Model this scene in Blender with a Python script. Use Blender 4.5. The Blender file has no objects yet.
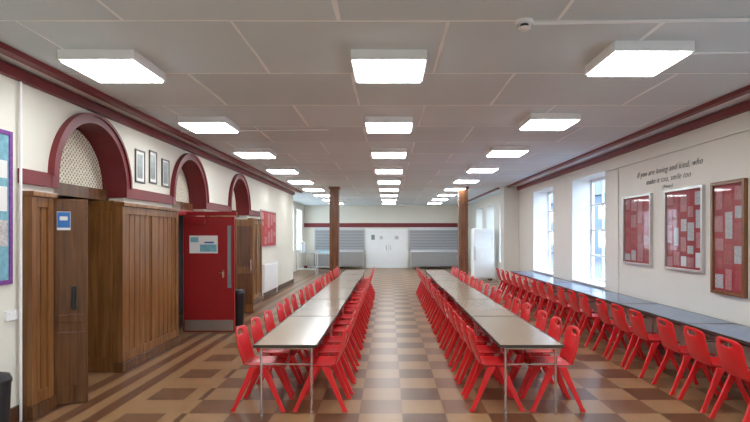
import bpy, math, random
from mathutils import Vector
random.seed(4)
S=bpy.context.scene
COL=S.collection
H=1.75; F=520.0

# ------------------------------------------------------------ materials
def newmat(name):
    m=bpy.data.materials.new(name); m.use_nodes=True
    nt=m.node_tree; b=nt.nodes['Principled BSDF']
    return m,nt,b
def N(nt,t,**kw):
    n=nt.nodes.new(t)
    for k,v in kw.items(): setattr(n,k,v)
    return n
def mth(nt,op,a,b=None,c=None):
    n=nt.nodes.new('ShaderNodeMath'); n.operation=op
    for i,v in enumerate((a,b,c)):
        if v is None: continue
        if isinstance(v,(int,float)): n.inputs[i].default_value=v
        else: nt.links.new(v,n.inputs[i])
    return n.outputs[0]
def mixc(nt,f,a,b,mode='MIX'):
    n=nt.nodes.new('ShaderNodeMix'); n.data_type='RGBA'; n.blend_type=mode
    for s,v in ((n.inputs[0],f),(n.inputs[6],a),(n.inputs[7],b)):
        if isinstance(v,(int,float)): s.default_value=v
        elif isinstance(v,tuple): s.default_value=(*v,1) if len(v)==3 else v
        else: nt.links.new(v,s)
    return n.outputs[2]
def simple(name,col,rough=.5,metal=0,var=.08,scale=6,bump=0,emis=None,es=1,coat=0,stretch=(1,1,1)):
    m,nt,b=newmat(name)
    tc=N(nt,'ShaderNodeTexCoord'); mp=N(nt,'ShaderNodeMapping'); mp.inputs['Scale'].default_value=stretch
    nz=N(nt,'ShaderNodeTexNoise'); nz.inputs['Scale'].default_value=scale; nz.inputs['Detail'].default_value=5
    nt.links.new(tc.outputs['Object'],mp.inputs[0]); nt.links.new(mp.outputs[0],nz.inputs['Vector'])
    dark=tuple(c*(1-var*2) for c in col); lite=tuple(min(1,c*(1+var)) for c in col)
    c=mixc(nt,nz.outputs['Fac'],dark,lite)
    nt.links.new(c,b.inputs['Base Color'])
    b.inputs['Roughness'].default_value=rough; b.inputs['Metallic'].default_value=metal
    if emis: 
        b.inputs['Emission Color'].default_value=(*emis,1); b.inputs['Emission Strength'].default_value=es
    return m
def wood(name,c1,c2,rough=.27,axis='z'):
    m,nt,b=newmat(name)
    tc=N(nt,'ShaderNodeTexCoord'); mp=N(nt,'ShaderNodeMapping')
    mp.inputs['Scale'].default_value=(18,18,1.0) if axis=='z' else (14,1.2,14)
    nz=N(nt,'ShaderNodeTexNoise'); nz.inputs['Scale'].default_value=1.3; nz.inputs['Detail'].default_value=5; nz.inputs['Distortion'].default_value=.5
    nt.links.new(tc.outputs['Object'],mp.inputs[0]); nt.links.new(mp.outputs[0],nz.inputs['Vector'])
    rp=N(nt,'ShaderNodeValToRGB'); rp.color_ramp.elements[0].position=.2; rp.color_ramp.elements[1].position=.8
    rp.color_ramp.elements[0].color=(*c1,1); rp.color_ramp.elements[1].color=(*c2,1)
    nt.links.new(nz.outputs['Fac'],rp.inputs[0])
    n2=N(nt,'ShaderNodeTexNoise'); n2.inputs['Scale'].default_value=1.6; n2.inputs['Detail'].default_value=3
    nt.links.new(tc.outputs['Object'],n2.inputs['Vector'])
    nt.links.new(mixc(nt,.35,rp.outputs[0],n2.outputs['Fac'],'OVERLAY'),b.inputs['Base Color'])
    b.inputs['Roughness'].default_value=rough
    return m

M={}
M['red']=simple('red_plastic',(.72,.020,.024),.34,var=.03)
M['maroon']=simple('maroon_paint',(.18,.015,.019),.45,var=.1)
M['reddoor']=simple('red_door_paint',(.31,.012,.014),.35,var=.05)
M['cream']=simple('cream_wall_paint',(.78,.75,.655),.7,var=.03,scale=1.5)
M['creamr']=simple('pale_wall_paint',(.76,.745,.685),.7,var=.03,scale=1.5)
M['white']=simple('white_paint',(.87,.87,.86),.5,var=.03)
M['whitemetal']=simple('white_enamel',(.9,.92,.93),.35,var=.03)
M['soffit']=simple('soffit_paint',(.80,.84,.86),.8,var=.05)
M['wood']=wood('varnished_oak',(.125,.048,.013),(.31,.135,.042))
M['wooddk']=wood('dark_wood',(.035,.013,.006),(.11,.042,.016))
M['woodmid']=wood('mid_brown_wood',(.065,.026,.010),(.185,.078,.030))
M['colwood']=wood('column_wood',(.11,.042,.018),(.26,.11,.05))
M['steel']=simple('chrome_steel',(.72,.72,.74),.22,1,var=.03)
M['brushed']=simple('stainless_steel',(.6,.62,.64),.35,1,var=.08,scale=20,stretch=(1,1,8))
M['shutter']=simple('shutter_metal',(.30,.31,.325),.38,.7,var=.03)
M['shutterlt']=simple('shutter_metal_pale',(.38,.39,.405),.38,.7,var=.03)
M['countm']=simple('counter_metal',(.34,.335,.33),.42,.6,var=.03)
M['top']=simple('beige_brown_laminate',(.34,.25,.175),.17,var=.08,scale=90)
M['topreflect']=simple('window_reflection_laminate',(.13,.20,.35),.2,var=.08,scale=90)  # blue-grey reflection of the windows put into the tabletop colour
M['topedge']=simple('brown_edge',(.05,.03,.02),.6)
M['black']=simple('black_plastic',(.015,.015,.017),.45)
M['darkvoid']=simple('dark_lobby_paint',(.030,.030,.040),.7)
M['paper']=simple('white_paper',(.80,.78,.76),.7,var=.03)
M['pink']=simple('pink_paper',(.60,.24,.24),.7,var=.3,scale=25)
M['printed']=simple('printed_sheet',(.66,.60,.59),.7,var=.4,scale=40)
M['redpaper']=simple('red_backing_paper',(.42,.03,.035),.6,var=.12)
M['redsheet']=simple('red_printed_sheet',(.52,.08,.08),.6,var=.4,scale=30)
M['blue']=simple('blue_print',(.03,.16,.45),.5)
M['purple']=simple('purple_border',(.24,.06,.33),.6,var=.4,scale=30)
M['teal']=simple('teal_print',(.22,.48,.58),.6,var=.3,scale=18)
M['bframe']=simple('dark_frame',(.07,.06,.055),.35,.3)
M['brframe']=wood('brown_frame',(.15,.06,.026),(.28,.12,.05))
M['silverframe']=simple('aluminium_frame',(.62,.62,.61),.35,.9)
M['photo']=simple('group_photo_print',(.28,.31,.31),.3,var=.45,scale=14)
M['text']=simple('black_lettering',(.08,.075,.07),.6)
M['diff']=simple('lit_diffuser',(.9,.9,.9),.5,var=0,emis=(.93,.978,1.0),es=5.5)
M['pave']=simple('pavement',(.14,.15,.16),.9)
M['bldg']=simple('grey_blue_render',(.11,.155,.225),.8)
M['roof']=simple('slate_roof',(.05,.06,.08),.7)

m=bpy.data.materials.new('window_glass'); m.use_nodes=True; nt=m.node_tree; nt.nodes.clear()
o=N(nt,'ShaderNodeOutputMaterial'); t=N(nt,'ShaderNodeBsdfTransparent'); g=N(nt,'ShaderNodeBsdfGlossy'); g.inputs['Roughness'].default_value=.03
t.inputs[0].default_value=(.90,.96,1,1)
mx=N(nt,'ShaderNodeMixShader'); mx.inputs[0].default_value=.07
nt.links.new(t.outputs[0],mx.inputs[1]); nt.links.new(g.outputs[0],mx.inputs[2]); nt.links.new(mx.outputs[0],o.inputs[0])
M['glass']=m
m,nt,b=newmat('dark_glazing'); b.inputs['Base Color'].default_value=(.25,.26,.27,1); b.inputs['Roughness'].default_value=.1; M['vglass']=m

m,nt,b=newmat('pierced_screen'); tc=N(nt,'ShaderNodeTexCoord'); v=N(nt,'ShaderNodeTexVoronoi'); v.inputs['Scale'].default_value=23; v.inputs['Randomness'].default_value=.15
mp=N(nt,'ShaderNodeMapping'); mp.inputs['Rotation'].default_value=(math.radians(45),0,0); nt.links.new(tc.outputs['Object'],mp.inputs[0])
nt.links.new(mp.outputs[0],v.inputs['Vector'])
f=mth(nt,'LESS_THAN',v.outputs['Distance'],.31)
nt.links.new(mixc(nt,f,(.84,.78,.64),(.25,.18,.11)),b.inputs['Base Color']); b.inputs['Roughness'].default_value=.7; M['screen']=m

# ceiling
m,nt,b=newmat('ceiling_boards'); tc=N(nt,'ShaderNodeTexCoord'); mp=N(nt,'ShaderNodeMapping')
mp.inputs['Location'].default_value=(.34,-3.86,0)
nt.links.new(tc.outputs['Object'],mp.inputs[0])
nz0=N(nt,'ShaderNodeTexNoise'); nz0.inputs['Scale'].default_value=.8
nt.links.new(tc.outputs['Object'],nz0.inputs['Vector'])
va=N(nt,'ShaderNodeVectorMath',operation='MULTIPLY_ADD'); va.inputs[1].default_value=(.05,.05,0)
nt.links.new(nz0.outputs['Color'],va.inputs[0]); nt.links.new(mp.outputs[0],va.inputs[2])
bk=N(nt,'ShaderNodeTexBrick'); bk.offset=.5
for k,vv in (('Scale',1),('Mortar Size',.014),('Mortar Smooth',.1),('Brick Width',1.6),('Row Height',1.25),('Bias',-.1)): bk.inputs[k].default_value=vv
nz1=N(nt,'ShaderNodeTexNoise'); nz1.inputs['Scale'].default_value=1.7; nz1.inputs['Detail'].default_value=3
nt.links.new(tc.outputs['Object'],nz1.inputs['Vector'])
nt.links.new(mth(nt,'MULTIPLY_ADD',nz1.outputs['Fac'],.042,-.008),bk.inputs['Mortar Size'])
bk.inputs['Color1'].default_value=(.655,.735,.77,1); bk.inputs['Color2'].default_value=(.73,.815,.85,1); bk.inputs['Mortar'].default_value=(.95,.985,.99,1)
nt.links.new(va.outputs[0],bk.inputs['Vector'])
nz=N(nt,'ShaderNodeTexNoise'); nz.inputs['Scale'].default_value=2.5; nz.inputs['Detail'].default_value=6
nt.links.new(tc.outputs['Object'],nz.inputs['Vector'])
c=mixc(nt,.10,bk.outputs['Color'],nz.outputs['Fac'],'OVERLAY')
nt.links.new(c,b.inputs['Base Color']); b.inputs['Roughness'].default_value=.85
bp=N(nt,'ShaderNodeBump'); bp.inputs['Strength'].default_value=.4; bp.inputs['Distance'].default_value=.01
nt.links.new(bk.outputs['Fac'],bp.inputs['Height'])
nt.links.new(bp.outputs[0],b.inputs['Normal'])
M['ceil']=m

# floor
m,nt,b=newmat('floor_tiles'); tc=N(nt,'ShaderNodeTexCoord'); sp=N(nt,'ShaderNodeSeparateXYZ')
nt.links.new(tc.outputs['Object'],sp.inputs[0])
T=.42
tx=mth(nt,'DIVIDE',mth(nt,'ADD',sp.outputs[0],20.03),T); ty=mth(nt,'DIVIDE',mth(nt,'ADD',sp.outputs[1],20.1),T)
ix=mth(nt,'FLOOR',tx); iy=mth(nt,'FLOOR',ty)
fX=mth(nt,'FRACT',tx); fY=mth(nt,'FRACT',ty)
fx=mth(nt,'ABSOLUTE',mth(nt,'SUBTRACT',fX,.5)); fy=mth(nt,'ABSOLUTE',mth(nt,'SUBTRACT',fY,.5))
mxf=mth(nt,'MAXIMUM',fx,fy)
par=mth(nt,'MODULO',mth(nt,'ADD',ix,iy),2); px=mth(nt,'MODULO',ix,2)
odd=mixc(nt,px,(.115,.052,.023),(.170,.080,.036))
col=mixc(nt,par,(.30,.170,.080),odd)
nz=N(nt,'ShaderNodeTexNoise'); nz.inputs['Scale'].default_value=9; nz.inputs['Detail'].default_value=6
nt.links.new(tc.outputs['Object'],nz.inputs['Vector'])
isl=mth(nt,'LESS_THAN',sp.outputs[0],-2.03)
sx_=mth(nt,'ABSOLUTE',mth(nt,'ADD',sp.outputs[0],2.38))
my=mth(nt,'MODULO',iy,2)
sq=mth(nt,'MULTIPLY',mth(nt,'LESS_THAN',sx_,.20),my)
lf=mixc(nt,sq,(.28,.155,.072),(.140,.066,.030))
col=mixc(nt,isl,col,lf)
sx=mth(nt,'MULTIPLY',mth(nt,'ADD',sp.outputs[0],3.6),7.0)
sA=mth(nt,'MODULO',mth(nt,'FLOOR',sx),2)
bc=mixc(nt,sA,(.28,.155,.075),(.130,.056,.028))
isb=mth(nt,'LESS_THAN',sp.outputs[0],-2.74)
col=mixc(nt,isb,col,bc)
gr=mth(nt,'MULTIPLY',mth(nt,'GREATER_THAN',mxf,.488),mth(nt,'SUBTRACT',1.0,isl))
col=mixc(nt,mth(nt,'MULTIPLY',gr,.3),col,(.06,.03,.015))
col=mixc(nt,.08,col,nz.outputs['Fac'],'OVERLAY')
nt.links.new(col,b.inputs['Base Color'])
b.inputs['Specular IOR Level'].default_value=.36
b.inputs['Roughness'].default_value=.33
M['floor']=m

# ------------------------------------------------------------ mesh helpers
class MB:
    def __init__(s): s.v=[]; s.f=[]; s.mi=[]
    def quad(s,a,b,c,d,mi=0):
        n=len(s.v); s.v+= [a,b,c,d]; s.f.append((n,n+1,n+2,n+3)); s.mi.append(mi)
    def box(s,x0,x1,y0,y1,z0,z1,mi=0):
        n=len(s.v)
        s.v+=[(x0,y0,z0),(x1,y0,z0),(x1,y1,z0),(x0,y1,z0),(x0,y0,z1),(x1,y0,z1),(x1,y1,z1),(x0,y1,z1)]
        for f in ((0,3,2,1),(4,5,6,7),(0,1,5,4),(1,2,6,5),(2,3,7,6),(3,0,4,7)):
            s.f.append(tuple(n+i for i in f)); s.mi.append(mi)
    def tube(s,p,q,r0,r1=None,seg=10,mi=0):
        r1=r0 if r1 is None else r1
        p=Vector(p);q=Vector(q); d=(q-p).normalized()
        a=Vector((1,0,0)) if abs(d.x)<.8 else Vector((0,1,0))
        u=(a-d*a.dot(d)).normalized(); w=d.cross(u)
        n=len(s.v)
        for c,r in ((p,r0),(q,r1)):
            for k in range(seg):
                t=2*math.pi*(k+.5)/seg
                s.v.append(tuple(c+u*math.cos(t)*r+w*math.sin(t)*r))
        for k in range(seg):
            j=(k+1)%seg; s.f.append((n+k,n+j,n+seg+j,n+seg+k)); s.mi.append(mi)
        s.f.append(tuple(n+k for k in reversed(range(seg)))); s.mi.append(mi)
        s.f.append(tuple(n+seg+k for k in range(seg))); s.mi.append(mi)
    def lathe(s,prof,seg=24,mi=0):
        n=len(s.v)
        for (r,z) in prof:
            for k in range(seg):
                t=2*math.pi*k/seg; s.v.append((r*math.cos(t),r*math.sin(t),z))
        for i in range(len(prof)-1):
            for k in range(seg):
                j=(k+1)%seg; s.f.append((n+i*seg+k,n+i*seg+j,n+(i+1)*seg+j,n+(i+1)*seg+k)); s.mi.append(mi)
        s.f.append(tuple(n+k for k in reversed(range(seg)))); s.mi.append(mi)
        m=n+(len(prof)-1)*seg
        s.f.append(tuple(m+k for k in range(seg))); s.mi.append(mi)
    def obj(s,name,mats,parent=None,loc=(0,0,0),rz=0,bevel=0,smooth=False):
        me=bpy.data.meshes.new(name); me.from_pydata(s.v,[],s.f)
        mats=mats if isinstance(mats,(list,tuple)) else [mats]
        for m in mats: me.materials.append(M[m])
        for p,i in zip(me.polygons,s.mi): p.material_index=i; p.use_smooth=smooth
        me.update()
        o=bpy.data.objects.new(name,me); COL.objects.link(o); o.location=loc; o.rotation_euler[2]=rz
        if parent: o.parent=parent
        if bevel:
            bm=o.modifiers.new('bevel','BEVEL'); bm.width=bevel; bm.segments=2; bm.limit_method='ANGLE'
        return o
def empty(name,loc,rz=0,label=None,cat=None,group=None):
    o=bpy.data.objects.new(name,None); COL.objects.link(o); o.location=loc; o.rotation_euler[2]=rz; o.empty_display_size=.1
    tag(o,label,cat,group); return o
def tag(o,label=None,cat=None,group=None):
    if label:o['label']=label
    if cat:o['category']=cat
    if group:o['group']=group
    return o
def struct(o,label=None,cat=None):
    o['kind']='structure'; 
    if label:o['label']=label
    if cat:o['category']=cat
    return o
def sbox(name,x0,x1,y0,y1,z0,z1,mat,label=None,cat=None):
    b=MB(); b.box(x0-x0,x1-x0,0,y1-y0,0,z1-z0); return struct(b.obj(name,mat,loc=(x0,y0,z0)),label,cat)
def clone(root,kids,loc,rz):
    r=root.copy(); COL.objects.link(r); r.location=loc; r.rotation_euler[2]=rz
    for k in kids:
        c=k.copy(); COL.objects.link(c); c.parent=r
    return r
def bake(o):
    dg=bpy.context.evaluated_depsgraph_get(); me=bpy.data.meshes.new_from_object(o.evaluated_get(dg))
    o.modifiers.clear(); o.data=me

CZ=3.33; YB=-2.0; YF=27.6; XL=-3.5; XR=4.2; WT=.4; WR=.5
# ------------------------------------------------------------ shell
b=MB(); b.box(-5.2,5.0,YB-.3,YF+.3,-.1,0); struct(b.obj('floor','floor'),'checked brown and beige tiled floor','floor')
b=MB(); b.box(-5.2,5.0,YB-.3,YF+.3,CZ,CZ+.12); struct(b.obj('ceiling','ceil'),'grey board ceiling with pale joint strips','ceiling')
sbox('wall_back',-5.2,5.0,YB-.3,YB,0,CZ,'cream','plain cream painted wall','wall')
sbox('wall_far',-4.5,XR,YF,YF+.3,0,CZ,'cream','cream painted end wall above serving hatches','wall')
arcs=[(6.145,.72),(9.12,.72),(12.12,.72)]
SPR=2.36
pts=[(YB,0)]
for (c,r) in arcs:
    pts.append((c-r,0)); pts.append((c-r,SPR))
    for k in range(1,24):
        t=math.pi-math.pi*k/24; pts.append((c+r*math.cos(t),SPR+r*math.sin(t)))
    pts.append((c+r,SPR)); pts.append((c+r,0))
pts+=[(19,0),(19,CZ),(YB,CZ)]
n=len(pts)
me=bpy.data.meshes.new('wall_left')
vs=[(XL,p[0],p[1]) for p in pts]+[(XL-WT,p[0],p[1]) for p in pts]
from mathutils.geometry import tessellate_polygon
tri=tessellate_polygon([[Vector((p[0],p[1],0)) for p in pts]])
fs=[tuple(t) for t in tri]+[tuple(i+n for i in reversed(t)) for t in tri]+[(i,(i+1)%n,(i+1)%n+n,i+n) for i in range(n)]
me.from_pydata(vs,[],fs); me.materials.append(M['cream']); me.update()
import bmesh
bm=bmesh.new(); bm.from_mesh(me); bmesh.ops.recalc_face_normals(bm,faces=bm.faces); bm.to_mesh(me); bm.free()
o=bpy.data.objects.new('wall_left',me); COL.objects.link(o); struct(o,'cream wall pierced by three round arches','wall')
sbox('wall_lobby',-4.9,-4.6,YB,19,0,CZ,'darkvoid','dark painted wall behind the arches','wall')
sbox('wall_return',-4.6,XL-WT,18.7,19,0,CZ,'cream','short cream return wall','wall')
def winwall(name,x0,x1,y0,y1,wins,zs,zt,mat,label):
    b=MB(); y=y0
    for (a,c) in wins:
        b.box(x0,x1,y,a,0,CZ); b.box(x0,x1,a,c,0,zs); b.box(x0,x1,a,c,zt,CZ); y=c
    b.box(x0,x1,y,y1,0,CZ)
    return struct(b.obj(name,mat),label,'wall')
RW=[(-1.0,.8),(2.3,4.1),(10.1,11.9),(13.3,15.1),(18.2,19.8),(20.8,22.4),(23.4,25.0)]  # first two openings are out of view, added to let daylight fill the near end
LW=[(20.4,22.0),(23.2,24.6),(25.3,26.9)]
ZS,ZT=.72,3.0
winwall('wall_right',XR,XR+WR,YB,YF,RW,ZS,ZT,'creamr','pale cream wall with deep window openings')
winwall('wall_side',-4.5-WT,-4.5,19,YF,LW,1.0,ZT,'cream','cream wall with windows beside the serving area')
wi=0
def window(x,y0,y1,z0,z1,cols,rows):
    global wi; wi+=1
    b=MB(); w=y1-y0; h=z1-z0; fw=.06
    b.box(-.03,.03,0,fw,0,h); b.box(-.03,.03,w-fw,w,0,h); b.box(-.03,.03,fw,w-fw,0,fw); b.box(-.03,.03,fw,w-fw,h-fw,h)
    for i in range(1,cols):
        yy=w*i/cols; b.box(-.02,.02,yy-.022,yy+.022,fw,h-fw)
    for i in range(1,rows):
        zz=h*i/rows
        for k in range(cols):
            ya=w*k/cols+(.022 if k else fw); yb=w*(k+1)/cols-(.022 if k<cols-1 else fw)
            b.box(-.02,.02,ya,yb,zz-.022,zz+.022)
    b.quad((0,fw,fw),(0,w-fw,fw),(0,w-fw,h-fw),(0,fw,h-fw),1)
    struct(b.obj('window_%d'%wi,['white','glass'],loc=(x,y0,z0)),'tall white framed window with small panes','window')
for a,c in RW: window(XR+WR-.05,a,c,ZS,ZT,3,4)
for a,c in LW: window(-4.5-WT+.06,a,c,1.0,ZT,3,4)
sbox('wall_pier',3.72,XR,16.8,17.3,0,CZ,'creamr','cream pier projecting from the wall','wall')
ti=0
def trim(x0,x1,y0,y1,z0,z1,mat,label):
    global ti; ti+=1
    return sbox('trim_%d'%ti,x0,x1,y0,y1,z0,z1,mat,label,'trim')
trim(-3.27,-3.17,YB,19,CZ-.05,CZ,'maroon','maroon ceiling edge strip')
trim(XL,XL+.06,YB,19,CZ-.13,CZ-.03,'maroon','maroon cornice along the wall top')
trim(XL+.06,-3.27,YB,19,CZ-.015,CZ,'soffit','pale painted ceiling margin')
trim(3.79,3.88,YB,16.8,CZ-.05,CZ,'maroon','maroon ceiling edge strip')
trim(XR-.06,XR,YB,16.8,CZ-.13,CZ-.03,'maroon','maroon cornice along the wall top')
trim(3.88,XR-.06,YB,16.8,CZ-.015,CZ,'soffit','pale painted ceiling margin')
trim(3.6,3.68,17.3,YF,CZ-.05,CZ,'maroon','maroon ceiling edge strip')
trim(-4.5,XR,YF-.05,YF,2.16,2.38,'maroon','maroon band above the serving hatches')
for a,c in RW[:4]:
    trim(XR-.01,XR+WR-.09,c-.015,c,ZS,ZT,'white','white painted window reveal')
    trim(XR-.03,XR+WR-.09,a,c-.015,ZS,ZS+.02,'white','white painted window sill')
R2=.815
segs=[(4.9,arcs[0][0]-R2)]+[(arcs[i][0]+R2,arcs[i+1][0]-R2) for i in range(2)]+[(arcs[2][0]+R2,13.95)]
for a,c in segs: trim(XL,XL+.045,a,c,2.24,2.38,'maroon','maroon impost band on the wall')
SX=.31
for (c,r) in arcs:
    ti+=1; b=MB(); K=32; xo,xi=.05,-SX
    ri=.70
    P=lambda X,R,t:(X,R*math.cos(t),R*math.sin(t))
    for k in range(K):
        t0=math.pi*k/K;t1=math.pi*(k+1)/K
        prof=[(0,R2),(xo+.02,R2),(xo+.02,R2-.035),(xo,R2-.035),(xo,ri),(xi,ri)]
        for (X0,Ra),(X1,Rb) in zip(prof[:-1],prof[1:]):
            b.quad(P(X0,Ra,t0),P(X0,Ra,t1),P(X1,Rb,t1),P(X1,Rb,t0))
    b.box(0,xo,-R2,-ri,-.12,0); b.box(0,xo,ri,R2,-.12,0)
    b.box(xi,0,ri,ri+.015,-.12,0); b.box(xi,0,-ri-.015,-ri,-.12,0)
    struct(b.obj('trim_%d'%ti,'maroon',loc=(XL,c,SPR)),'maroon moulded round arch surround','trim')
    b=MB()
    rr=ri-.002
    vv=[(0,rr*math.cos(math.pi*k/K),rr*math.sin(math.pi*k/K)) for k in range(K+1)]
    b.v=vv+[(-.03,y,z) for _,y,z in vv]; L=K+1
    b.f=[tuple(range(L)),tuple(reversed(range(L,2*L)))]+[(i,(i+1)%L,(i+1)%L+L,i+L) for i in range(L)]; b.mi=[0]*len(b.f)
    o=b.obj('arch_screen','screen',loc=(XL-.27,c,SPR-.02)); tag(o,'cream pierced leaf pattern screen filling arch top','screen','arch screens')
    ti+=1; struct((lambda bb:(bb.box(XL-.34,XL-.2,c-r,c+r,2.2,SPR-.02),bb.obj('trim_%d'%ti,'woodmid'))[1])(MB()),'dark wooden transom under arch screen','trim')
for (a,c) in [(YB,4.9),(13.95,19)]:
    o=sbox('baseboard_left',XL,XL+.025,a,c,0,.15,'wooddk','dark wooden skirting board','baseboard')
sbox('baseboard_right',XR-.025,XR,YB,16.8,0,.15,'maroon','maroon skirting board','baseboard')
sbox('baseboard_far',-4.5,-4.1,YF-.02,YF,0,.12,'maroon','maroon skirting board','baseboard')

# ------------------------------------------------------------ pier wood cladding
def cladding(y0,y1,yo0,yo1,label):
    r=empty('wood_panelling',(XL,y0,0),label=label,cat='wood panelling',group='wooden pier panelling')
    L=y1-y0; b=MB(); b.box(.002,.07,.0,L,.12,2.12)
    nb=max(2,int(L/.16)); 
    for i in range(nb):
        a=.07+(L-.14)*i/nb; c=.07+(L-.14)*(i+1)/nb; b.box(.07,.086,a+.008,c-.008,.2,2.05)
    b.obj('board_panel','wood',r,bevel=.003)
    b=MB(); b.box(.07,.11,0,.08,.12,2.12); b.box(.07,.11,L-.08,L,.12,2.12); b.box(.07,.105,.08,L-.08,2.02,2.12); b.box(.07,.105,.08,L-.08,.12,.24)
    if L>1: b.box(.07,.108,L/2-.05,L/2+.05,.24,2.02)
    b.obj('panel_frame','wood',r,bevel=.004)
    b=MB(); b.box(.002,.13,-.02,L+.02,0,.12); b.obj('plinth','woodmid',r,bevel=.005)
    b=MB(); b.box(.002,.14,-.02,L+.02,2.12,2.17); b.obj('top_rail','wood',r,bevel=.006)
    def ret(ya,yb,face):
        b=MB(); b.box(-.52,.0,ya,yb,0,2.19)
        for i in range(3):
            xa=-.48+.155*i
            yy=(ya-.012,ya) if face<0 else (yb,yb+.012)
            b.box(xa,xa+.145,yy[0],yy[1],.2,2.05)
        b.obj('side_return','wood',r,bevel=.003)
    if yo0: ret(.0,yo0,-1)
    if yo1: ret(L-yo1,L,1)
cladding(4.94,5.26,0,0,'varnished oak boarding on pier beside the lobby opening')
cladding(6.62,8.38,.24,0,'varnished oak boarding wrapping pier between two arches')
cladding(9.86,11.38,0,0,'varnished oak boarding on pier beyond the red door')
cladding(12.86,13.9,0,0,'varnished oak boarding on last arcade pier')

di=0
def leaf(p,q,h,mat,label,th=.045):
    global di; di+=1
    dx,dy=q[0]-p[0],q[1]-p[1]; L=math.hypot(dx,dy); a=math.atan2(dy,dx)
    b=MB(); b.box(0,L,-th/2,th/2,.01,h)
    o=b.obj('door_%d'%di,mat,loc=(p[0],p[1],0),rz=a,bevel=.004); struct(o,label,'door'); return o,L
o,L=leaf((-3.45,5.32),(-3.15,5.44),2.12,'woodmid','dark wooden folded door leaf standing open')
b=MB(); b.box(.18,.225,-.03,-.0226,.98,1.22); b.box(.195,.21,-.06,-.03,1.02,1.04); b.box(.195,.21,-.06,-.03,1.16,1.18); b.box(.193,.212,-.07,-.06,1.01,1.19); b.obj('handle','black',o,bevel=.003)
b=MB(); b.box(.05,.17,-.028,-.0226,1.80,1.99); b.box(.053,.167,-.0295,-.028,1.825,1.985,1); b.box(.075,.145,-.0305,-.0295,1.90,1.94,0); b.obj('notice','paper blue'.split(),o)
b=MB(); b.box(.02,L-.02,-.032,-.0226,.2,.75); b.box(.02,L-.02,-.032,-.0226,.85,.93); b.obj('raised_panel','woodmid',o,bevel=.003)
o,L=leaf((-3.40,11.50),(-3.06,11.72),2.10,'wood','brown wooden door leaf standing open beyond red door')
b=MB(); b.box(.04,L-.04,-.032,-.0226,.2,.9); b.box(.04,L-.04,-.032,-.0226,1.05,1.95); b.obj('raised_panel','woodmid',o,bevel=.003)
b=MB(); b.box(L-.09,L-.06,-.06,-.033,.95,1.2); b.obj('handle','steel',o)
for c in (6.1,9.15,12.2):
    di+=1; b=MB(); b.box(0,.05,-.6,.6,0,2.1); b.box(.05,.06,-.5,-.06,.2,1.0); b.box(.05,.06,.06,.5,.2,1.0); b.box(.05,.06,-.5,-.06,1.15,2.0); b.box(.05,.06,.06,.5,1.15,2.0)
    struct(b.obj('door_%d'%di,'wooddk',loc=(-4.6,c,0)),'dark wooden double door inside the lobby','door')
o,L=leaf((-3.70,9.38),(-2.78,9.38),2.08,'reddoor','red painted door standing open with steel kick plate')
b=MB(); b.box(.02,L-.02,-.027,-.0225,.03,.22); b.obj('kick_plate','brushed',o)
b=MB(); b.box(.795,.865,-.027,-.0225,.80,1.92); b.obj('vision_panel','vglass',o)
b=MB(); 
for z0,z1,x0,x1 in ((.785,.80,.78,.88),(1.92,1.935,.78,.88),(.785,1.935,.78,.795),(.785,1.935,.865,.88)): b.box(x0,x1,-.032,-.0225,z0,z1)
b.obj('vision_frame','reddoor',o)
b=MB(); b.box(.70,.735,-.027,-.0225,.98,1.12); b.tube((.72,-.05,1.07),(.65,-.05,1.07),.009); b.tube((.72,-.05,1.07),(.72,-.02,1.07),.009); b.obj('handle','steel',o)
b=MB(); b.box(.11,.62,-.027,-.0225,1.42,1.74); b.box(.30,.60,-.029,-.027,1.45,1.58,1); b.box(.13,.27,-.029,-.027,1.62,1.71,1); b.box(.38,.55,-.0295,-.027,1.60,1.63,2); b.obj('door_notice',['paper','teal','blue'],o)
b=MB(); b.box(.1,.4,-.07,-.0225,1.95,2.02); b.tube((.3,-.05,2.03),(.02,-.02,2.06),.01); b.obj('door_closer','reddoor',o,bevel=.004)
ti+=1; b=MB(); b.box(-.08,.08,-.72,.74,2.10,2.195); b.box(-.08,.06,.66,.74,0,2.10); b.box(.02,.98,.22,.28,2.10,2.17)
struct(b.obj('trim_%d'%ti,'reddoor',loc=(-3.72,9.12,0)),'red painted door frame in the arch','trim')

# ------------------------------------------------------------ ceiling lights
r0=empty('ceiling_light',(0,4.75,CZ),label='square white ceiling panel light, switched on',cat='ceiling light',group='square ceiling panel lights')
b=MB(); hw=.325; b.box(-hw,hw,-hw,-hw+.02,-.085,0); b.box(-hw,hw,hw-.02,hw,-.085,0); b.box(-hw,-hw+.02,-hw+.02,hw-.02,-.085,0); b.box(hw-.02,hw,-hw+.02,hw-.02,-.085,0); b.box(-hw+.02,hw-.02,-hw+.02,hw-.02,-.02,0)
k1=b.obj('housing','whitemetal',r0)
b=MB(); b.box(-hw+.022,hw-.022,-hw+.022,hw-.022,-.100,-.078); k2=b.obj('diffuser','diff',r0); k2['label']='glowing white diffuser'
for i in range(-2,9):  # rows before the first visible one are unseen, added to brighten the near end
    y=4.75+2.5*i
    for j,x in enumerate((-2.5,0,2.16)):
        if i==0 and j==1: continue
        yy=y-(.2 if j==2 else 0)
        clone(r0,[k1,k2],(x,yy,CZ),0)

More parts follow.
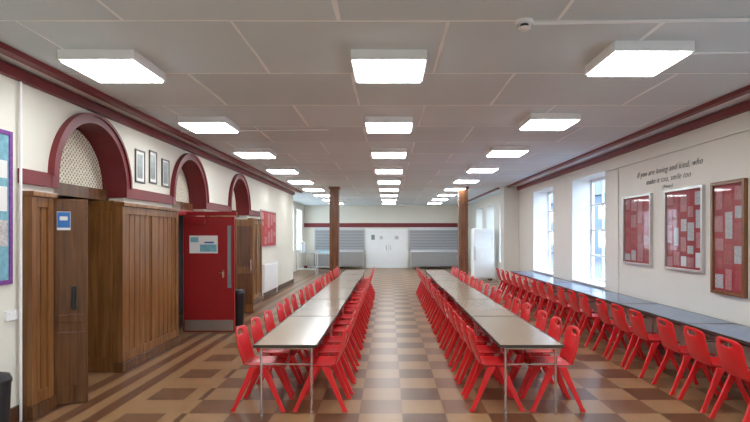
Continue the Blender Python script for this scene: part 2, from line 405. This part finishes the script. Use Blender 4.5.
r=empty('smoke_detector',(1.0,3.84,CZ),label='round white smoke detector on the ceiling',cat='smoke detector')
b=MB(); b.lathe([(.065,0),(.065,-.018),(.058,-.026)],24); b.obj('base','whitemetal',r,smooth=False)
b=MB(); b.lathe([(.03,-.026),(.03,-.045)],24); b.obj('neck','black',r)
b=MB(); b.lathe([(.030,-.045),(.046,-.050),(.046,-.057),(.028,-.070),(.005,-.072)],24); b.obj('sensor_head','white',r)
def pipe(name,p,q,rad,mat,label,cat):
    b=MB(); b.tube(p,q,rad,seg=10); return tag(b.obj(name,mat),label,cat)
pipe('cable_conduit',(1.07,3.84,CZ-.016),(3.78,3.72,CZ-.016),.013,'whitemetal','thin white conduit across the ceiling boards','conduit')
pipe('cable_conduit',(2.55,4.50,CZ-.011),(3.78,4.42,CZ-.011),.009,'whitemetal','thin white conduit from light to wall','conduit')
pipe('cable_conduit',(-3.16,7.9,CZ-.011),(-.9,7.75,CZ-.011),.009,'whitemetal','thin white conduit across the ceiling boards','conduit')
pipe('cable_conduit',(XR-.016,5.0,2.98),(XR-.016,9.95,2.98),.013,'creamr','thin painted conduit along the wall','conduit')
pipe('cable_conduit',(XR-.013,9.5,0),(XR-.013,9.5,2.96),.01,'creamr','thin painted conduit dropping down the wall','conduit')
pipe('water_pipe',(XL+.04,4.885,.0),(XL+.04,4.885,CZ-.14),.013,'white','slim white painted pipe rising up the wall','pipe')
r=empty('wall_socket',(XL,4.80,1.01),label='white plastic double wall socket',cat='wall socket')
b=MB(); b.box(.001,.03,-.08,.06,-.045,.045); b.obj('socket_plate','white',r,bevel=.004)
b=MB(); b.box(.03,.035,-.05,-.03,.01,.03); b.box(.03,.035,.02,.04,.01,.03); b.obj('switch','whitemetal',r)

# ------------------------------------------------------------ columns
for x in (-1.79,2.43):
    r=empty('wooden_column',(x,17.1,0),label='square brown wood-clad column',cat='column',group='wood-clad columns')
    b=MB(); b.box(-.15,.15,-.15,.15,.16,CZ-.08); 
    b.box(-.06,.06,-.16,-.15,.16,CZ-.08)
    b.obj('shaft','colwood',r,bevel=.01)
    b=MB(); b.box(-.17,.17,-.17,.17,0,.16); b.obj('base','wooddk',r,bevel=.01)
    b=MB(); b.box(-.175,.175,-.175,.175,CZ-.08,CZ); b.obj('capital','colwood',r,bevel=.01)

# ------------------------------------------------------------ boards and pictures
def board(name,side,y0,y1,z0,z1,fm,bmx,papers,label,cat,group=None,pm=None,seed=1,fw=.035,dep=.05,gap=.06,glass=False):
    x=XR if side>0 else XL; s=-1 if side>0 else 1
    r=empty(name,(x,(y0+y1)/2,z0),label=label,cat=cat,group=group)
    w=(y1-y0)/2; h=z1-z0
    def bx(b,a,c,*rest): b.box(min(s*a,s*c),max(s*a,s*c),*rest)
    b=MB(); bx(b,.001,dep,-w,-w+fw,0,h); bx(b,.001,dep,w-fw,w,0,h); bx(b,.001,dep,-w+fw,w-fw,0,fw); bx(b,.001,dep,-w+fw,w-fw,h-fw,h)
    b.obj('frame',fm,r,bevel=.003)
    b=MB(); bx(b,.002,min(.02,dep*.6),-w+fw,w-fw,fw,h-fw); b.obj('backing',bmx,r)
    d0=min(.02,dep*.6)+.001
    rnd=random.Random(seed); cols,rows=papers
    for i in range(cols):
        zc=fw; rem=h-2*fw; nr=rows+rnd.choice((-1,0,0,1)) if rows>2 else rows
        hs=[rnd.uniform(.6,1.4) for _ in range(nr)]; tot=sum(hs)
        for hh in hs:
            ch=rem*hh/tot; cw=(2*w-2*fw)/cols
            if rnd.random()>=gap:
                pw=cw*rnd.uniform(.62,.9); ph=ch*rnd.uniform(.65,.88)
                cy=-w+fw+cw*(i+.5)+rnd.uniform(-.05,.05)*cw; cz=zc+ch/2
                b=MB(); bx(b,d0,d0+.002,cy-pw/2,cy+pw/2,cz-ph/2,cz+ph/2); b.obj('paper',rnd.choice(pm),r)
            zc+=ch
    if glass:
        b=MB(); b.quad((s*.036,-w+fw,fw),(s*.036,w-fw,fw),(s*.036,w-fw,h-fw),(s*.036,-w+fw,h-fw)); b.obj('glass_pane','glass',r)
    return r
G='glazed noticeboards on the wall'
board('notice_board',1,8.27,9.25,1.25,2.42,'silverframe','redpaper',(4,4),'silver framed noticeboard with red backing and papers','notice board',G,['printed','pink','redsheet','pink','redsheet'],3,glass=True)
board('notice_board',1,6.90,7.86,1.24,2.42,'silverframe','redpaper',(5,4),'silver framed noticeboard with red and white sheets','notice board',G,['paper','printed','redsheet','pink','pink'],5,glass=True)
board('notice_board',1,6.08,6.72,1.01,2.42,'brframe','redpaper',(3,5),'tall brown framed noticeboard filled with red sheets','notice board',G,['printed','pink','redsheet','redsheet'],8,glass=True,fw=.045)
board('notice_board',-1,4.15,4.80,1.30,2.70,'purple','teal',(3,5),'teal display board with purple patterned border','notice board',None,['paper','teal','teal','printed'],2,fw=.04,dep=.03,gap=.3)
board('notice_board',-1,14.1,16.0,1.40,2.45,'silverframe','redpaper',(5,3),'wide red noticeboard with pinned sheets above radiator','notice board',None,['pink','redsheet','pink'],6,dep=.03)
for k,(a,c,z0,hh) in enumerate(((7.15,7.43,2.48,.46),(7.57,7.81,2.51,.48),(7.99,8.25,2.50,.43))):
    board('picture_frame',-1,a,c,z0,z0+hh,'bframe','paper',(1,1),'dark framed group photograph hung above panelling','picture frame','framed photographs above panelling',['photo'],k+30,fw=.022,dep=.02,gap=0)

def lettering(lines):
    for txt,y,z,sz in lines:
        cu=bpy.data.curves.new('t','FONT'); cu.body=txt; cu.size=sz; cu.extrude=.0015; cu.align_x='CENTER'; cu.shear=.35; cu.offset=-.0015; cu.space_character=1.1
        t=bpy.data.objects.new('t',cu); COL.objects.link(t)
        bpy.context.view_layer.update()
        me=bpy.data.meshes.new_from_object(t.evaluated_get(bpy.context.evaluated_depsgraph_get()))
        bpy.data.objects.remove(t)
        me.materials.clear(); me.materials.append(M['text'])
        o=bpy.data.objects.new('wall_lettering',me); COL.objects.link(o)
        o.rotation_euler=(math.pi/2,0,-math.pi/2); o.location=(XR-.004,y,z)
        tag(o,'black script lettering on the cream wall','lettering','wall quotation')
lettering([('If you are loving and kind, who',7.88,2.71,.132),('make it too, smile too',7.86,2.565,.125),('(Always)',7.84,2.465,.075)])

# ------------------------------------------------------------ radiator
r=empty('radiator',(XL,14.95,0),label='white panel radiator below noticeboard',cat='radiator')
b=MB(); b.box(.05,.13,-.85,.85,.18,.95)
for i in range(34):
    a=-.83+i*.049; b.box(.13,.14,a,a+.028,.22,.91)
b.obj('panel','white',r,bevel=.003)
b=MB(); b.box(.001,.05,-.7,-.66,.3,.8); b.box(.001,.05,.66,.7,.3,.8); b.obj('bracket','whitemetal',r)
b=MB(); b.tube((.09,-.9,0),(.09,-.9,.22),.012); b.tube((.09,-.9,.22),(.09,-.85,.22),.012); b.tube((.09,.9,0),(.09,.9,.22),.012); b.tube((.09,.9,.22),(.09,.85,.22),.012); b.obj('pipe','white',r)

# ------------------------------------------------------------ bins
def bin_(x,y,h,rr,label):
    r=empty('waste_bin',(x,y,0),label=label,cat='bin')
    b=MB(); b.lathe([(rr*.8,0),(rr*.84,.02),(rr*.98,h*.86),(rr*.95,h*.86)],28); b.obj('body','black',r,smooth=False)
    b=MB(); b.lathe([(rr*1.04,h*.86),(rr*1.04,h*.9),(rr*.9,h*.97),(rr*.45,h),(rr*.4,h*.985)],28); b.obj('lid','black',r)
bin_(-3.345,4.4,.58,.125,'black round plastic waste bin beside the wall')
bin_(-2.92,10.1,.70,.11,'slim black waste bin behind the red door')

# ------------------------------------------------------------ chair
def shell(name,fn,nu,nv,mat,hole=None,th=.012):
    b=MB()
    for j in range(nv+1):
        for i in range(nu+1): b.v.append(fn(-1+2*i/nu,j/nv))
    for j in range(nv):
        for i in range(nu):
            if hole and hole(i,j): continue
            a=j*(nu+1)+i; b.f.append((a,a+1,a+nu+2,a+nu+1)); b.mi.append(0)
    o=b.obj(name,mat,smooth=True)
    md=o.modifiers.new('s','SOLIDIFY'); md.thickness=th; md.offset=0
    md=o.modifiers.new('u','SUBSURF'); md.levels=1; md.render_levels=1
    bake(o)
    for p in o.data.polygons:p.use_smooth=True
    return o
def fseat(t,s):
    w=.205-.01*s
    y=.23-.40*s; z=.445-.016*(1-t*t)*(1 if .1<s<.9 else .5)
    if s<.13: z-=.035*(1-s/.13); 
    z+=.012*abs(t)**3
    if s>.93: z+=.012
    return (w*t,y,z)
def fback(t,s):
    w=.195+.012*math.sin(s*math.pi)-.012*s
    rnd=max(0,(s-.8)/.2)
    z=.455+.355*s-.035*rnd*abs(t)**4
    y=-.172-.10*s-.018*math.sin(s*3.0)+.035*t*t*(.35+.65*s)
    return (w*t,y,z)
seat=shell('seat',fseat,8,7,'red')
back=shell('backrest',fback,10,9,'red',hole=lambda i,j:(j==7 and 3<=i<=6))
legs=[]
for sx in (-1,1):
    for ap,ft in (((.175,.03,.435),(.205,.235,0)),((.175,-.07,.435),(.205,-.27,0))):
        b=MB(); p=Vector((sx*ap[0],ap[1],ap[2])); q=Vector((sx*ft[0],ft[1],0.0))
        def ring(c,wx,wy): return [(c.x-wx,c.y-wy,c.z),(c.x+wx,c.y-wy,c.z),(c.x+wx,c.y+wy,c.z),(c.x-wx,c.y+wy,c.z)]
        R=[ring(p,.016,.042),ring(p.lerp(q,.3),.015,.03),ring(p.lerp(q,.9),.013,.02),ring(q,.015,.026)]
        for rg in R: b.v+=rg
        for i in range(3):
            for k in range(4):
                j=(k+1)%4; b.f.append((4*i+k,4*i+j,4*i+4+j,4*i+4+k)); b.mi.append(0)
        b.f.append((0,1,2,3)); b.f.append((15,14,13,12)); b.mi+=[0,0]
        o=b.obj('leg','red'); 
        bm=bmesh.new(); bm.from_mesh(o.data); bmesh.ops.recalc_face_normals(bm,faces=bm.faces); bm.to_mesh(o.data); bm.free()
        md=o.modifiers.new('b','BEVEL'); md.width=.005; md.segments=2; md.limit_method='ANGLE'; bake(o)
        legs.append(o)
parts=[seat,back]+legs
base=empty('dining_chair',(0,0,0)); 
for p in parts: p.parent=base
bmj=bmesh.new()
for p in parts: bmj.from_mesh(p.data)
jm=bpy.data.meshes.new('dining_chair_far'); bmj.to_mesh(jm); bmj.free(); jm.materials.append(M['red'])
for p in jm.polygons: p.use_smooth=True
LBL='one-piece red plastic school chair pulled up to %s'
first=True
def chair(x,y,rz,lab,grp):
    global first
    x+=random.uniform(-.01,.01); rz+=random.uniform(-.03,.03); y+=random.uniform(-.01,.01)
    if y<11.5:
        if first: r=base; r.location=(x,y,0); r.rotation_euler[2]=rz; first=False
        else: r=clone(base,parts,(x,y,0),rz)
    else:
        r=bpy.data.objects.new('dining_chair',jm); COL.objects.link(r); r.location=(x,y,0); r.rotation_euler[2]=rz
    tag(r,LBL%lab,'chair',grp)
Q=math.pi/2
for t in range(6):
    for k in range(3):
        y=5.0+1.8*t+.36+.55*k
        chair(-1.27,y,-Q,'beige dining table','red chairs along the long tables')
        chair(-.69,y,Q,'beige dining table','red chairs along the long tables')
        chair(1.08,y,-Q,'beige dining table','red chairs along the long tables')
        chair(1.66,y,Q,'beige dining table','red chairs along the long tables')
for t in range(6):
    for k in range(3):
        chair(3.36,4.42+1.8*t+.34+.56*k,-Q,'wall-side table','red chairs facing the window wall')

# ------------------------------------------------------------ tables
def table_parts(w,L,h,top):
    r=empty('dining_table',(0,0,0)); P=[]
    b=MB(); b.box(-w/2+.012,w/2-.012,.014,L-.014,h-.026,h); P.append(b.obj('table_top',top,r,bevel=.003))
    b=MB(); b.box(-w/2,-w/2+.012,.004,L-.004,h-.028,h+.001); b.box(w/2-.012,w/2,.004,L-.004,h-.028,h+.001); b.box(-w/2+.012,w/2-.012,.004,.014,h-.028,h+.001); b.box(-w/2+.012,w/2-.012,L-.014,L-.004,h-.028,h+.001)
    P.append(b.obj('edge_strip','topedge',r))
    for y in (.07,L-.07):
        for x in (-w/2+.065,w/2-.065):
            b=MB(); b.tube((x,y,.012),(x,y,h-.03),.0125,seg=12); b.tube((x,y,0),(x,y,.03),.017,seg=12); P.append(b.obj('leg','steel',r,smooth=False))
        b=MB(); b.tube((-w/2+.065,y,h-.045),(w/2-.065,y,h-.045),.012); b.tube((-w/2+.065,y,h-.2),(w/2-.065,y,h-.2),.008)
        P.append(b.obj('crossbar','steel',r))
        b=MB(); yy=.48 if y<L/2 else -.48; b.tube((0,y,h-.2),(0,y+yy,h-.035),.008); P.append(b.obj('brace','steel',r))
    b=MB(); b.box(-w/2+.04,-w/2+.06,.2,L-.2,h-.06,h-.027); b.box(w/2-.06,w/2-.04,.2,L-.2,h-.06,h-.027); P.append(b.obj('apron_rail','black',r))
    return r,P
HT=.69
rt=random.Random(9)
tb,TP=table_parts(.62,1.79,HT,'top')
tc_,TPc=table_parts(.62,1.79,HT,'topreflect')
spots=[(-1.0,5.0+1.8*t) for t in range(6)]+[(1.38,5.0+1.8*t) for t in range(6)]
for i,(x,y) in enumerate(spots):
    r=tb if i==0 else clone(tb,TP,(0,0,0),0)
    r.location=(x+(rt.uniform(-.012,.012) if i%6 else 0),y,0)
    tag(r,'beige-brown topped folding dining table with chrome legs','table','dining tables in long rows')
for t in range(6):
    r=tc_ if t==0 else clone(tc_,TPc,(0,0,0),0)
    r.location=(3.86,4.42+1.8*t,0)
    tag(r,'folding dining table against the window wall, blue-grey window reflection coloured into its top','table','tables along the window wall')

# ------------------------------------------------------------ far end
for s,(x0,x1) in enumerate(((-1.16,-.04),(-.03,1.0-.06))):
    di+=1; r=struct(empty('door_%d'%di,(x0,YF-.04,0)),'white door with posters at the end of hall','door')
    w=x1-x0; b=MB(); b.box(0,w,-.02,.02,.01,2.08); b.obj('leaf','white',r,bevel=.004)
    b=MB(); hx=w-.12 if s==0 else .1; b.box(hx,hx+.03,-.06,-.0205,.95,1.2); b.obj('handle','steel',r)
    if s==0:
        b=MB(); b.box(w*.2,w*.36,-.026,-.0205,1.5,1.76); b.box(w*.6,w*.74,-.026,-.0205,1.52,1.7,1); b.obj('notice',['vglass','printed'],r)
    else:
        b=MB(); b.box(w*.35,w*.55,-.026,-.0205,1.52,1.7); b.obj('notice',['printed'],r)
ti+=1; sbox('trim_%d'%ti,-1.24,-1.17,YF-.07,YF,0,2.15,'white','white door frame','trim')
ti+=1; sbox('trim_%d'%ti,.95,1.02,YF-.07,YF,0,2.15,'white','white door frame','trim')
def shutter(x0,x1):
    r=empty('roller_shutter',(x0,YF,0),label='closed grey metal roller shutter over serving hatch',cat='shutter',group='serving hatch shutters')
    w=x1-x0; b=MB(); n=14; z0,z1=.95,2.02
    for i in range(n):
        a=z0+(z1-z0)*i/n; c=z0+(z1-z0)*(i+1)/n
        b.box(.04,w-.04,-.04,-.02,a+.014,c,i%2); b.box(.04,w-.04,-.03,-.02,a,a+.014,0)
    b.obj('slats',['shutter','shutterlt'],r)
    b=MB(); b.box(0,.04,-.07,-.001,z0,z1+.05); b.box(w-.04,w,-.07,-.001,z0,z1+.05); b.box(.04,w-.04,-.1,-.001,z1,z1+.12); b.box(.04,w-.04,-.07,-.001,z0-.05,z0); b.obj('guide_rail','brushed',r)
shutter(-3.95,-1.28); shutter(1.05,3.7)
def counter(x0,x1,y0,label,mat='brushed',h=.9,d=.6,n=3):
    r=empty('serving_counter',(x0,y0,0),label=label,cat='serving counter')
    w=x1-x0; b=MB(); b.box(0,w,0,d,h-.04,h); b.box(0,w,d-.02,d,h,h+.08); b.obj('worktop','brushed',r,bevel=.004)
    b=MB(); b.box(.02,w-.02,.03,d-.02,.12,h-.04); b.obj('body',mat,r)
    for i in range(n):
        a=.03+(w-.06)*i/n; c=.03+(w-.06)*(i+1)/n
        b=MB(); b.box(a+.01,c-.01,.01,.03,.15,h-.08); dd=b.obj('door',mat,r,bevel=.003)
        b=MB(); b.box(c-.06,c-.045,-.015,.01,.5,.7); b.obj('handle','steel',dd)
    for xx in (.05,w-.05):
        for yy in (.06,d-.06):
            b=MB(); b.tube((xx,yy,0),(xx,yy,.12),.02); b.obj('foot','steel',r)
counter(-3.9,-1.35,26.85,'stainless steel serving counter beneath shuttered hatch','countm',n=4)
counter(1.15,3.6,26.85,'stainless steel serving counter beneath shuttered hatch','countm',n=4)
def trolley(x,y,w,d,h,label):
    r=empty('steel_table',(x,y,0),label=label,cat='steel table',group='stainless preparation tables')
    b=MB(); b.box(-w/2,w/2,-d/2,d/2,h-.04,h); b.obj('worktop','brushed',r,bevel=.004)
    b=MB(); b.box(-w/2+.03,w/2-.03,-d/2+.03,d/2-.03,.25,.28); b.obj('shelf','brushed',r)
    for sx in (-1,1):
        for sy in (-1,1):
            b=MB(); b.tube((sx*(w/2-.04),sy*(d/2-.04),0),(sx*(w/2-.04),sy*(d/2-.04),h-.04),.018); b.obj('leg','steel',r)
trolley(-3.55,22.6,.9,.7,1.0,'stainless steel table with lower shelf')
trolley(-3.2,24.3,1.2,.7,.9,'stainless steel table beside serving hatch')
r=empty('drinks_urn',(-3.75,22.6,1.0),label='stainless steel drinks urn on steel table',cat='urn')
b=MB(); b.lathe([(.12,0),(.13,.02),(.13,.36),(.12,.38)],24); b.obj('body','brushed',r)
b=MB(); b.lathe([(.125,.381),(.09,.42),(.03,.44),(.025,.47),(.01,.475)],24); b.obj('lid','steel',r)
b=MB(); b.tube((0,-.13,.06),(0,-.19,.06),.012); b.tube((0,-.18,.02),(0,-.18,.09),.009); b.obj('tap','black',r)
for k in range(5):
    b=MB(); b.box(-.22,.22,-.15,.15,0,.012); b.box(-.22,.22,-.15,-.14,.012,.028); b.box(-.22,.22,.14,.15,.012,.028); b.box(-.22,-.21,-.14,.14,.012,.028); b.box(.21,.22,-.14,.14,.012,.028)
    tag(b.obj('serving_tray','white' if k%2 else 'teal',loc=(-3.0,24.3,.9+.0285*k)),'plastic serving tray stacked on steel table','tray','stacked serving trays')
r=empty('display_fridge',(3.62,20.2,0),label='tall white upright fridge with door panel',cat='fridge')
b=MB(); b.box(-.38,.38,-.3,.33,.08,2.0); b.obj('body','whitemetal',r,bevel=.02)
b=MB(); b.box(-.37,-.31,-.35,-.302,.12,1.96); b.box(.31,.37,-.35,-.302,.12,1.96); b.box(-.31,.31,-.35,-.302,.12,1.25); b.box(-.31,.31,-.35,-.302,1.8,1.96); d=b.obj('door','white',r,bevel=.005)
b=MB(); b.box(-.31,.31,-.335,-.315,1.25,1.8); b.obj('upper_panel','whitemetal',d)
b=MB(); b.box(-.36,-.33,-.39,-.352,.8,1.3); b.obj('handle','steel',d)
b=MB(); 
for sx in (-.3,.3):
    for sy in (-.22,.25): b.box(sx-.03,sx+.03,sy-.03,sy+.03,0,.08)
b.obj('foot','black',r)

# ------------------------------------------------------------ outdoors
b=MB(); b.box(5.0,60,-30,90,-.35,-.25); struct(b.obj('ground','pave'),'grey paved ground outside the windows','ground')
r=empty('building',(17,30,-.25),label='pale rendered building seen through windows',cat='building')
b=MB(); b.box(0,10,0,44,0,5.2); b.obj('facade','bldg',r)
b=MB(); b.v+=[(-.4,-.4,5.2),(10.4,-.4,5.2),(10.4,44.4,5.2),(-.4,44.4,5.2),(5,-.4,7.6),(5,44.4,7.6)]; b.f+=[(0,1,4),(1,2,5,4),(2,3,5),(3,0,4,5),(3,2,1,0)]; b.mi+=[0]*5; b.obj('roof','roof',r)
b=MB()
for i in range(13):
    b.box(-.04,.0,1+3.2*i,2.5+3.2*i,1.0,2.4); b.box(-.04,.0,1+3.2*i,2.5+3.2*i,3.3,4.5)
b.obj('glazing','vglass',r)

# ------------------------------------------------------------ world & camera
w=bpy.data.worlds.new('World'); S.world=w; w.use_nodes=True; nt=w.node_tree
bg=nt.nodes['Background']; tc=N(nt,'ShaderNodeTexCoord'); sp=N(nt,'ShaderNodeSeparateXYZ'); nt.links.new(tc.outputs['Generated'],sp.inputs[0])
rp=N(nt,'ShaderNodeValToRGB'); rp.color_ramp.elements[0].position=.45; rp.color_ramp.elements[1].position=.75
rp.color_ramp.elements[0].color=(.80,.90,1,1); rp.color_ramp.elements[1].color=(.60,.77,1,1)
nt.links.new(mth(nt,'MULTIPLY_ADD',sp.outputs[2],.5,.5),rp.inputs[0]); nt.links.new(rp.outputs[0],bg.inputs[0]); bg.inputs[1].default_value=2.1
cam=bpy.data.cameras.new('camera'); co=bpy.data.objects.new('camera',cam); COL.objects.link(co)
co.location=(0,0,H); co.rotation_euler=(math.pi/2,0,0); cam.sensor_width=36; cam.lens=F/750*36
cam.shift_x=-14/750; cam.shift_y=24/750; cam.clip_start=.05; cam.clip_end=300
S.camera=co
S.view_settings.view_transform='Standard'; S.view_settings.look='None'; S.view_settings.exposure=1.9
